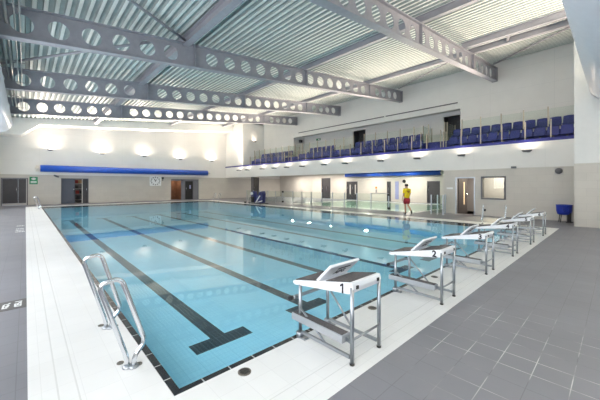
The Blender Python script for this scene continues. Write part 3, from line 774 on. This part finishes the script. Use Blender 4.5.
# drains in the white border
for i, x in enumerate((.56, 2.53, 4.48, 6.45)):
    r = thing('drain_cover', 'round grey drain cover in the white border, %s from the near corner' % ORD[i], 'drain', (x, -.115, 0), 0, 'drain covers along the block end')
    b = MB(); b.lathe([(.058, 0), (.058, .005), (.05, .008)], (0, 0, 0), None, 24); b.build('rim', M['drain'], r)
    b = MB()
    for k in range(-3, 4): b.box(-.042 + abs(k) * .004, .042 - abs(k) * .004, k * .012 - .003, k * .012 + .003, .008, .0095)
    b.build('grate', M['black'], r)

# inset floor signs on the left deck
s = thing('floor_sign', 'dark inset deck tile sign with two white pictograms, near left edge', 'floor sign', (-.98, 3.27, 0))
b = MB(); b.box(-.26, .15, -.2, .2, 0, .003); b.build('panel', M['markdark'], s)
def strokes(parent, cx, cy, w_, h_, segs, name):
    b = MB()
    for (x0, y0, x1, y1, t) in segs: b.bar((cx + x0 * w_, cy + y0 * h_, .0035), (cx + x1 * w_, cy + y1 * h_, .0035), t, .002)
    return b.build(name, M['signwhite'], parent)
strokes(s, .068, .0, .075, .24, [(-.5, -.45, .35, -.45, .03), (-.45, -.45, -.45, .1, .02), (-.5, .1, .4, .1, .02), (-.5, .45, .5, .45, .025), (-.1, -.2, .3, -.2, .03), (.3, -.45, .35, .4, .016), (-.3, -.3, .2, .3, .02)], 'pictogram')
strokes(s, -.055, .0, .075, .24, [(-.5, -.4, .2, -.4, .03), (-.4, -.4, -.3, .25, .02), (-.3, .3, .2, .3, .02), (.1, -.3, .3, .1, .03), (.2, .2, .5, .45, .02), (-.2, -.1, .3, -.1, .025)], 'pictogram')
s = thing('floor_sign', 'deck sign of four thin white text lines, farther along the left deck', 'floor sign', (-.985, 12.6, 0))
b = MB(); b.box(-.14, .13, -1.2, 1.6, 0, .002); b.build('panel', M['greyfloor'], s)
for k, y in enumerate((-.75, -.3, .2, 1.25)):
    b = MB()
    x = -.11
    while x < .1:
        ww = random.uniform(.02, .045); b.box(x, x + ww, y - .09, y + .09, .002, .0035); x += ww + .012
    b.build('text_line', M['signwhite'], s)

# ------------------------------------------------------------------ rolled pool covers
def cover_roll(name, c, axis, L, R, label):
    root = thing(name, label, 'pool cover', c)
    n = 36
    b = MB()
    prof = [(R * (1 + .012 * math.cos(3 * 2 * pi * j / n))) for j in range(n)]
    A, B = [], []
    for j in range(n):
        th = 2 * pi * j / n; a_, z_ = prof[j] * cos(th), prof[j] * sin(th)
        if axis == 'x': A.append((-L / 2, a_, z_)); B.append((L / 2, a_, z_))
        else: A.append((a_, -L / 2, z_)); B.append((a_, L / 2, z_))
    va = [b.bm.verts.new(p) for p in A]; vb = [b.bm.verts.new(p) for p in B]
    for j in range(n): b.face([va[j], va[(j + 1) % n], vb[(j + 1) % n], vb[j]], None, True)
    b.face(va); b.face(vb)
    b.build('roll', M['bluecover'], root)
    for sgn in (-1, 1):
        b = MB()
        t = sgn * (L / 2 + .12)
        if axis == 'x': b.tube([(sgn * L / 2 * .99, 0, 0), (t + sgn * .22, 0, 0)], .09, None, 14); b.box(t - .05, t + .05, -.1, R + .12, -.12, .12); b.box(t - .16, t + .16, R + .06, R + .14, -.25, .25)
        else: b.tube([(0, sgn * L / 2 * .99, 0), (0, t + sgn * .12, 0)], .09, None, 14); b.box(-.1, R + .1, t - .05, t + .05, -.12, .12); b.box(R + .08, R + .14, t - .1, t + .1, -.2, .2)
        b.build('end_bracket', M['endcap'], root, bevel=.01)
cover_roll('pool_cover_roll', (7.25, FY - .43, 2.98), 'x', 14.4, .28, 'long blue rolled pool cover on the far end wall')
cover_roll('pool_cover_roll', (BX - .35, 13.1, 2.68), 'y', 10.2, .2, 'blue rolled pool cover above the teaching pool')

# ------------------------------------------------------------------ wall signs and small fittings
s = thing('pace_clock', 'white square pace clock on the far wall under the blue roll', 'clock', (8.98, FY, 2.03))
b = MB(); b.box(-.56, .56, -.06, 0, -.5, .5); b.build('board', M['signwhite'], s, bevel=.02)
b = MB()
for k in range(12):
    a = 2 * pi * k / 12; x, z = .41 * sin(a), .38 * cos(a)
    b.box(x - .05, x + .05, -.066, -.06, z - .045, z + .045)
b.build('numerals', M['ink'], s)
b = MB(); b.bar((0, -.07, 0), (-.12, -.07, .22), .05, .01, None, (0, 1, 0)); b.bar((0, -.07, 0), (.14, -.07, .15), .04, .01, None, (0, 1, 0)); b.box(-.05, .05, -.075, -.06, -.05, .05); b.build('hands', M['ink'], s)
r = thing('wall_bell', 'small black bell on the far wall right of the pace clock', 'bell', (9.72, FY, 2.35))
b = MB(); b.lathe([(.02, -.1), (.1, -.09), (.11, 0)], (0, 0, 0), None, 16); o = b.build('gong', M['black'], r); o.data.transform(Matrix.Translation((0, 0, 0)) @ Matrix.Rotation(-pi / 2, 4, 'X'))
b = MB(); b.box(-.03, .03, -.05, 0, -.3, -.05); b.build('backplate', M['black'], r)
s = thing('safety_sign', 'green safety sign with a white symbol by the far left door', 'sign', (-.35, FY, 1.98))
b = MB(); b.box(-.25, .25, -.02, 0, -.3, .3); b.build('plate', M['green'], s)
b = MB(); b.box(-.07, .07, -.024, -.02, .05, .24); b.box(-.14, .14, -.024, -.02, .1, .19); b.build('symbol', M['signwhite'], s)
b = MB(); b.box(-.18, .18, -.024, -.02, -.2, -.14); b.box(-.18, .18, -.024, -.02, -.1, -.04); b.build('caption_line', M['signwhite'], s)
c = thing('wall_camera', 'grey security camera on the far wall left of the store door', 'camera', (1.0, FY, 2.38))
b = MB(); b.box(-.04, .04, -.05, 0, -.05, .05); b.build('mount', M['framepale'], c)
b = MB(); b.bar((-.05, -.08, .05), (.2, -.35, -.08), .12, .12); b.build('body', M['frame'], c, bevel=.01)
c = thing('wall_speaker', 'dark round speaker on the right wall beside the pier', 'speaker', (RX, -.49, 2.27))
b = MB(); b.lathe([(.13, 0), (.14, .05), (.1, .12), (.03, .14)], (0, 0, 0), None, 20); o = b.build('cone', M['frame'], c); o.data.transform(Matrix.Rotation(-pi / 2, 4, 'Y'))
b = MB(); b.box(-.03, 0, -.16, .16, -.16, .16); b.build('mount', M['framepale'], c)
c = thing('wall_spotlight', 'small grey wall light above and right of the office window', 'lamp', (RX, 1.2, 2.5))
b = MB(); b.box(-.16, 0, -.1, .1, -.05, .05); b.build('housing', M['frame'], c, bevel=.01)
b = MB(); b.box(-.15, -.03, -.08, .08, -.056, -.05); b.build('diffuser', M['framepale'], c)
b = MB(); b.box(-.012, 0, -.17, .17, -.05, .05); tag(b.build('door_sign', M['signwhite'], loc=(RX, 4.25, 1.44)), 'small white sign plate left of the open door', 'sign')
b = MB(); b.box(-.03, 0, -.05, .05, -.06, .06); b.box(-.04, -.03, -.02, .02, -.03, .03); tag(b.build('wall_socket', M['black'], loc=(RX, 2.48, .3)), 'small black socket low on the right wall under the window', 'socket')
n = thing('wall_notice', 'small notice with orange top on the wall behind the teaching pool', 'notice', (BX, 14.55, 1.15))
b = MB(); b.box(-.02, 0, -.12, .12, -.35, .35); b.build('board', M['framepale'], n)
b = MB(); b.box(-.024, -.02, -.1, .1, .08, .3); b.build('orange_panel', M['orange'], n); b = MB(); b.box(-.024, -.02, -.07, .07, -.32, .02); b.build('dark_panel', M['frame'], n)
b = MB(); b.lathe([(.17, -.02), (.17, .04), (.12, .12), (.02, .15)], (0, 0, 0), None, 20); o = b.build('bulkhead_lamp', M['black'], loc=(BX, 11.5, 1.97)); o.data.transform(Matrix.Rotation(-pi / 2, 4, 'Y'))
tag(o, 'black round lamp on the teaching pool wall above the lifeguard', 'lamp')
c = thing('gallery_speaker', 'dark box speaker at the far end of the gallery walkway', 'speaker', (20.9, 21.1, 6.3))
b = MB(); b.box(-.18, .18, -.25, -.02, -.12, .16); b.build('cabinet', M['frame'], c, bevel=.01); b = MB(); b.box(-.14, .14, -.258, -.25, -.09, .13); b.build('grille', M['black'], c)
c = thing('gallery_speaker', 'small dark box under the gallery soffit above the right doorway', 'speaker', (20.9, 4.72, 6.45))
b = MB(); b.box(-.15, .15, .0, .25, -.12, .16); b.build('cabinet', M['frame'], c, bevel=.01); b = MB(); b.box(-.12, .12, .25, .258, -.09, .13); b.build('grille', M['black'], c)
s = thing('exit_sign', 'small green exit sign on the far part of the gallery back wall', 'sign', (21.5, 18.9, 6.35))
b = MB(); b.box(-.02, 0, -.3, .3, -.1, .1); b.build('plate', M['green'], s); b = MB(); b.box(-.024, -.02, -.2, .05, -.05, .05); b.build('symbol', M['signwhite'], s)

# ------------------------------------------------------------------ teaching pool balustrade
BXX = 15.8
root = thing('glass_balustrade', 'clear glass balustrade between the lane pool and teaching pool', 'balustrade', (BXX, 0, 0))
posts = [18.85, 17.81, 16.48, 15.35, 14.26, 13.12, 12.05, 10.94, 9.85, 8.73, 7.43, 4.79, 4.15]
posts = [23.6, 22.4, 21.2, 20.0] + posts
for k, y in enumerate(posts):
    b = MB(); b.box(-.025, .025, y - .025, y + .025, 0, 1.08); b.lathe([(.06, 0), (.06, .012)], (0, y, 0), None, 12); b.build('post', M['postgrey'], root)
for a, c in zip(posts, posts[1:]):
    if a == 7.43: continue
    b = MB(); b.box(-.006, .006, c + .04, a - .04, .1, 1.06); b.build('glass_panel', M['glass'], root)
for y in (17.81, 7.43):
    for z in (.16, 1.02):
        b = MB(); b.box(-.06, .06, y - .07, y + .07, z - .07, z + .07); b.build('gate_hinge', M['black'], root, bevel=.01)
for a, c in ((17.81, 16.48), (8.73, 7.43)):
    b = MB(); b.tube([(0, a, 1.09), (0, c, 1.09)], .02, None, 8); b.build('gate_rail', M['satin'], root)
b = MB(); b.box(-.006, .006, -.6, .0, .1, 1.06)
r2 = thing('glass_balustrade', 'short glass return panel standing by the open door wall', 'balustrade', (RX, 4.47, 0))
b.bm.free(); b = MB(); b.box(-1.1, -.08, -.006, .006, .1, 1.05); b.build('glass_panel', M['glass'], r2)
for x in (-1.15, -.06):
    b = MB(); b.box(x - .025, x + .025, -.025, .025, 0, 1.08); b.build('post', M['postgrey'], r2)

# ------------------------------------------------------------------ gallery balustrades and seats
def gallery_rail(x, z0, h, y0, y1, step, label, skip=()):
    root = thing('gallery_balustrade', label, 'balustrade', (x, 0, z0))
    ys_ = []; y = y0
    while y < y1: ys_.append(y); y += step
    for y in ys_:
        b = MB(); b.box(-.03, .03, y - .022, y + .022, 0, h); b.build('post', M['post'], root)
    for a, c in zip(ys_, ys_[1:]):
        if any(s0 < (a + c) / 2 < s1 for s0, s1 in skip): continue
        b = MB(); b.box(-.006, .006, a + .03, c - .03, .06, h - .1); b.build('glass_panel', M['glassg'], root)
    return root
gallery_rail(RX + .15, 3.76, .96, -.19, 25.7, .97, 'front glass balustrade along the gallery edge')
gallery_rail(18.2, 4.36, 1.16, -.95, 26.3, .99, 'rear glass balustrade between the two gallery seat rows', ((4.9, 6.2),))
for yr, nm in ((6.38, 'at the left of the gallery stair gap'), (4.88, 'at the right of the gallery stair gap'), (19.75, 'at the far gallery aisle')):
    for x0, x1, z0, wh in ((17.32, 18.12, 3.76, 'lower front'), (18.3, 19.6, 4.36, 'upper rear')):
        y = 6.08 if (yr == 6.38 and x0 < 18) else yr
        r = thing('glass_screen', '%s glass side screen %s' % (wh, nm), 'glass screen', (x0, y, z0))
        b = MB(); b.box(.03, x1 - x0 - .03, -.006, .006, .08, 1.1); b.build('glass_panel', M['glassg'], r)
        for x in (0, x1 - x0):
            b = MB(); b.box(x - .022, x + .022, -.022, .022, 0, 1.15); b.build('post', M['post'], r)

def make_seat():
    root = thing('gallery_chair', 'x', 'chair', (0, 0, 0))
    b = MB(); W = .236
    prof = [(-.20, .24), (-.21, .29), (-.17, .33), (.1, .31), (.17, .32), (.17, .25)]
    b.prism(prof, 'x', -W, W, None); o1 = b.build('seat_pan', M['seatblue'], root, bevel=.008)
    b = MB()
    n = 6; Fv, Bv = [], []
    for i in range(n + 1):
        for j in range(5):
            u = -1 + 2 * i / n; t = j / 4
            hw = W * (1 - .07 * t * t); z = .29 + t * .45 - (.03 * u * u * t); y = .10 + .07 * t - .035 * u * u
            Fv.append(b.bm.verts.new((u * hw, y, z))); Bv.append(b.bm.verts.new((u * hw, y + .022, z)))
    I = lambda i, j: i * 5 + j
    for i in range(n):
        for j in range(4):
            b.face([Fv[I(i, j)], Fv[I(i + 1, j)], Fv[I(i + 1, j + 1)], Fv[I(i, j + 1)]], None, True)
            b.face([Bv[I(i, j)], Bv[I(i, j + 1)], Bv[I(i + 1, j + 1)], Bv[I(i + 1, j)]], None, True)
    rim = [I(i, 0) for i in range(n + 1)] + [I(n, j) for j in range(1, 5)] + [I(i, 4) for i in range(n - 1, -1, -1)] + [I(0, j) for j in range(3, 0, -1)]
    for a, c in zip(rim, rim[1:] + rim[:1]): b.face([Fv[a], Bv[a], Bv[c], Fv[c]])
    b.build('backrest', M['seatblue'], root)
    b = MB(); b.box(-.03, .03, .06, .16, 0, .27); b.box(-.12, .12, .02, .18, 0, .015); b.build('pedestal', M['frame'], root)
    return root
seat0 = make_seat(); used = False
rows = [(17.72, 3.76, 'front', [('right', 4.6, -.95), ('middle', 6.15, 18.0), ('far', 19.9, 25.3)]),
        (18.72, 4.36, 'rear', [('right', 4.75, -.95), ('middle', 6.65, 12.25), ('far middle', 14.3, 17.6), ('far', 19.9, 25.3)])]
NOTE = {'right': 'right-hand', 'middle': 'middle', 'far middle': 'small far-middle', 'far': 'far-end'}
for x, z, rn, blocks in rows:
    for bn, ya, yb in blocks:
        ya, yb = min(ya, yb), max(ya, yb)
        n = int((yb - ya) / .485); st = (yb - ya) / n
        for k in range(n):
            y = ya + st * (k + .5)
            lab = 'blue moulded chair, %s from right in the %s row of the %s gallery block' % (ORD[k], rn, NOTE[bn])
            grp = 'blue chairs in the gallery'
            if not used: s_ = seat0; used = True; s_.location = (x, y, z); s_.rotation_euler = (0, 0, -pi / 2); s_['label'] = lab; s_['group'] = grp
            else: dup(seat0, (x, y, z), lab, grp, -pi / 2)

# ------------------------------------------------------------------ pool hoist under blue covers
h = thing('pool_hoist', 'pool access hoist under navy covers on the far right pool edge', 'hoist', (13.75, 18.6, 0))
b = MB(); b.box(-.35, .35, -.95, .95, .02, .1); b.build('base_frame', M['frame'], h, bevel=.01)
b = MB(); b.prism([(-.85, .12), (.05, .12), (.1, .55), (.0, .8), (-.15, .62), (-.35, 1.02), (-.8, 1.12), (-.9, .9)], 'x', -.22, .14); b.build('cover', M['navy'], h, bevel=.06)
b = MB(); b.prism([(.35, .12), (.8, .12), (.78, .85), (.68, 1.08), (.45, 1.1), (.33, .9)], 'x', -.25, .14); b.build('cover', M['navy'], h, bevel=.06)
b = MB(); b.bar((-.27, -.02, .14), (-.27, -.60, .72), .05, .11, None, (1, 0, 0)); b.bar((-.27, -.3, .18), (-.27, -.88, .30), .05, .11, None, (1, 0, 0)); b.build('arm', M['signwhite'], h)
b = MB(); b.lathe([(.02, -.12), (.1, -.08), (.13, 0), (.1, .08), (.02, .12)], (-.3, .55, .88), None, 16); b.build('headrest', M['signwhite'], h)
b = MB(); b.box(-.33, -.2, .3, .62, .15, .62); b.bar((-.35, .62, .6), (-.35, .35, .15), .05, .07, None, (1, 0, 0)); b.build('seat_shell', M['black'], h, bevel=.02)
b = MB(); b.bar((-.36, .9, .75), (-.36, 1.1, .1), .05, .08, None, (1, 0, 0)); b.build('arm', M['framepale'], h)
b = MB(); b.tube([(-.3, .9, .1), (-.3, 1.5, .1)], .025, None, 8); b.lathe([(.09, 0), (.09, .14)], (-.3, 1.6, .02), None, 14); b.build('footrest', M['black'], h)
for y in (-.8, .8):
    b = MB(); b.lathe([(.05, -.02), (.05, .02)], (0, 0, 0), None, 12); o = b.build('wheel', M['black'], h); o.data.transform(Matrix.Translation((-.38, y, .05)) @ Matrix.Rotation(pi / 2, 4, 'Y'))

# blue tub on a dark stand beside the pier
t = thing('plastic_tub', 'bright blue plastic tub on a dark stand by the pier', 'tub', (16.45, -.72, 0), .3)
b = MB(); b.lathe([(.17, .33), (.235, .36), (.265, .5), (.275, .72), (.29, .76), (.27, .765), (.25, .74), (.235, .5), (.16, .40)], (0, 0, 0), None, 28); b.build('bowl', M['tubblue'], t)
b = MB(); b.tube(rounded([(-.29, -.09, .66), (-.33, -.09, .5), (-.33, .02, .42), (-.33, .09, .5), (-.29, .09, .66)], .06), .016, None, 8); b.build('carry_handle', M['tubblue'], t)
for x, y in ((-.15, .15), (.15, .15), (.15, -.15)):
    b = MB(); b.tube([(x, y, .0), (x * .8, y * .8, .36)], .016, None, 8); b.build('leg', M['black'], t)
b = MB(); b.box(-.2, -.08, -.2, -.06, 0, .42); b.box(-.24, -.05, -.24, -.02, 0, .04); b.build('pedestal', M['black'], t, bevel=.01)

# trolley just inside the left picture edge
t = thing('deck_trolley', 'dark wheeled trolley at the left deck by the far door', 'trolley', (-2.12, 14.6, 0))
for x in (-.18, .16):
    for y in (-.25, .25):
        b = MB(); b.tube([(x, y, .1), (x, y, .9)], .018, None, 8); b.build('upright', M['satin'], t)
        b = MB(); b.lathe([(.05, -.02), (.05, .02)], (0, 0, 0), None, 12); o = b.build('caster', M['black'], t); o.data.transform(Matrix.Translation((x, y, .05)) @ Matrix.Rotation(pi / 2, 4, 'Y'))
for z in (.14, .5, .86):
    b = MB(); b.box(-.2, .18, -.27, .27, z, z + .02); b.build('tray', M['frame'], t)
b = MB(); b.box(-.15, .12, -.2, .2, .52, .66); b.build('bin', M['black'], t, bevel=.02)

# ------------------------------------------------------------------ lifeguard
def skinned(name, verts, edges, mat, parent, root_i=0, sub=2):
    me = bpy.data.meshes.new(name); me.from_pydata([v[:3] for v in verts], edges, [])
    o = bpy.data.objects.new(name, me); COL.objects.link(o)
    o.modifiers.new('skin', 'SKIN'); 
    for i, v in enumerate(verts):
        sv = me.skin_vertices[0].data[i]; r = v[3]; sv.radius = (r, r) if not isinstance(r, tuple) else r; sv.use_root = (i == root_i)
    s_ = o.modifiers.new('smooth', 'SUBSURF'); s_.levels = sub; s_.render_levels = sub
    bpy.context.view_layer.update()
    nm = bpy.data.meshes.new_from_object(o.evaluated_get(bpy.context.evaluated_depsgraph_get()))
    o.modifiers.clear(); o.data = nm; nm.materials.clear(); nm.materials.append(mat)
    for p in nm.polygons: p.use_smooth = True
    o.parent = parent; return o
p = thing('person', 'person in yellow shirt and dark red shorts walking along the deck', 'person', (15.05, 5.85, 0), radians(-32))
V, Ed = [], []
def chain(pts, start=None):
    prev = start
    for q in pts:
        V.append(q); i = len(V) - 1
        if prev is not None: Ed.append((prev, i))
        prev = i
    return prev
pel = chain([(0, 0, .92, (.15, .11))])
ch = chain([(0, .01, 1.08, (.125, .095)), (0, .015, 1.25, (.15, .11)), (0, .01, 1.36, (.11, .08))], pel)
nk = chain([(0, .02, 1.44, .052), (0, .04, 1.50, .07), (0, .05, 1.57, .088), (0, .045, 1.64, .066)], ch)
chain([(0, .15, 1.545, .014)], nk - 1)
def arm(sx, pts):
    sh = chain([(sx * .17, .0, 1.37, .055)], ch)
    end = chain(pts, sh)
    x, y, z, r = pts[-1]
    for k, (dx, L) in enumerate(((-.026, .07), (-.009, .085), (.009, .08), (.026, .065))):
        chain([(x + sx * .01, y + dx, z - .05, .010), (x + sx * .005, y + dx * 1.2 + .015, z - .05 - L * .5, .0085), (x - sx * .008, y + dx * 1.2 + .035, z - .05 - L, .007)], end)
    chain([(x - sx * .01, y + .04, z - .03, .011), (x - sx * .02, y + .06, z - .07, .009)], end)
arm(-1, [(-.235, -.06, 1.10, .042), (-.225, .06, .88, .027), (-.22, .075, .83, .033)])
arm(1, [(.235, .04, 1.10, .042), (.225, .22, .93, .027), (.22, .25, .885, .033)])
l1 = chain([(-.09, .0, .84, .088), (-.085, .04, .48, .056), (-.085, .02, .28, .055), (-.085, -.01, .10, .036), (-.09, .06, .045, .036), (-.095, .15, .03, .030)], pel)
l2 = chain([(.09, .0, .84, .088), (.085, .03, .47, .056), (.085, -.12, .36, .054), (.085, -.27, .21, .036), (.085, -.30, .15, .036), (.09, -.32, .07, .03)], pel)
skinned('body', V, Ed, M['skin'], p)
V, Ed = [], []
a = chain([(0, 0, .84, (.19, .16))]); a = chain([(0, .0, 1.06, (.175, .155)), (0, .005, 1.25, (.195, .165)), (0, .0, 1.37, (.15, .12)), (0, .015, 1.42, (.07, .065))], a)
for sx, e2 in ((-1, (-.24, -.06, 1.14, .075)), (1, (.24, .06, 1.14, .075))): chain([(sx * .17, 0, 1.37, .072), e2], a - 1)
sh = skinned('shirt', V, Ed, M['yellow'], p)
V, Ed = [], []
a = chain([(0, 0, .95, (.16, .12))]); a = chain([(0, 0, .86, (.165, .13))], a)
for sx in (-1, 1): chain([(sx * .09, .01, .72, .125), (sx * .09, .03, .52, .115)], a)
skinned('shorts', V, Ed, M['redshort'], p)
b = MB(); b.lathe([(.03, -.06), (.085, -.05), (.102, .0), (.095, .05), (.06, .085), (.01, .095)], (0, .03, 1.60), None, 20, .95, 1.05); b.build('hair', M['hair'], p)
for sx in (-1, 1):
    b = MB(); b.lathe([(.002, -.012), (.01, 0), (.002, .012)], (sx * .032, .132, 1.575), None, 8); b.build('eye', M['black'], p)
    b = MB(); b.lathe([(.004, -.03), (.014, 0), (.004, .03)], (sx * .092, .045, 1.565), None, 8); b.build('ear', M['skin'], p)
b = MB(); b.box(-.125, -.055, -.06, .19, 0, .055); b.build('shoe', M['black'], p, bevel=.02)
b = MB(); b.bar((.088, -.30, .20), (.09, -.35, .02), .075, .08, None, (0, 1, 0)); b.build('shoe', M['black'], p, bevel=.02)
b = MB(); b.box(-.08, .08, -.168, -.14, 1.26, 1.29); b.box(-.03, .03, -.168, -.14, 1.2, 1.24); b.build('back_print', M['redshort'], sh)

# ------------------------------------------------------------------ world and view
wd = bpy.data.worlds.new('world'); SC.world = wd; wd.use_nodes = True
nt = wd.node_tree; nt.nodes.clear()
o = nt.nodes.new('ShaderNodeOutputWorld'); bg = nt.nodes.new('ShaderNodeBackground'); bg.inputs[0].default_value = (.75, .85, 1, 1); bg.inputs[1].default_value = 1.0
lnk(nt, bg.outputs[0], o.inputs[0])
SC.view_settings.view_transform = 'Standard'; SC.view_settings.look = 'None'
SC.view_settings.exposure = -0.35; SC.view_settings.gamma = 1; SC.view_settings.use_curve_mapping = False
SC.cycles.max_bounces = 10; SC.cycles.diffuse_bounces = 6; SC.cycles.glossy_bounces = 4; SC.cycles.transparent_max_bounces = 16
SC.cycles.use_denoising = True
SC.cycles.sample_clamp_indirect = 8
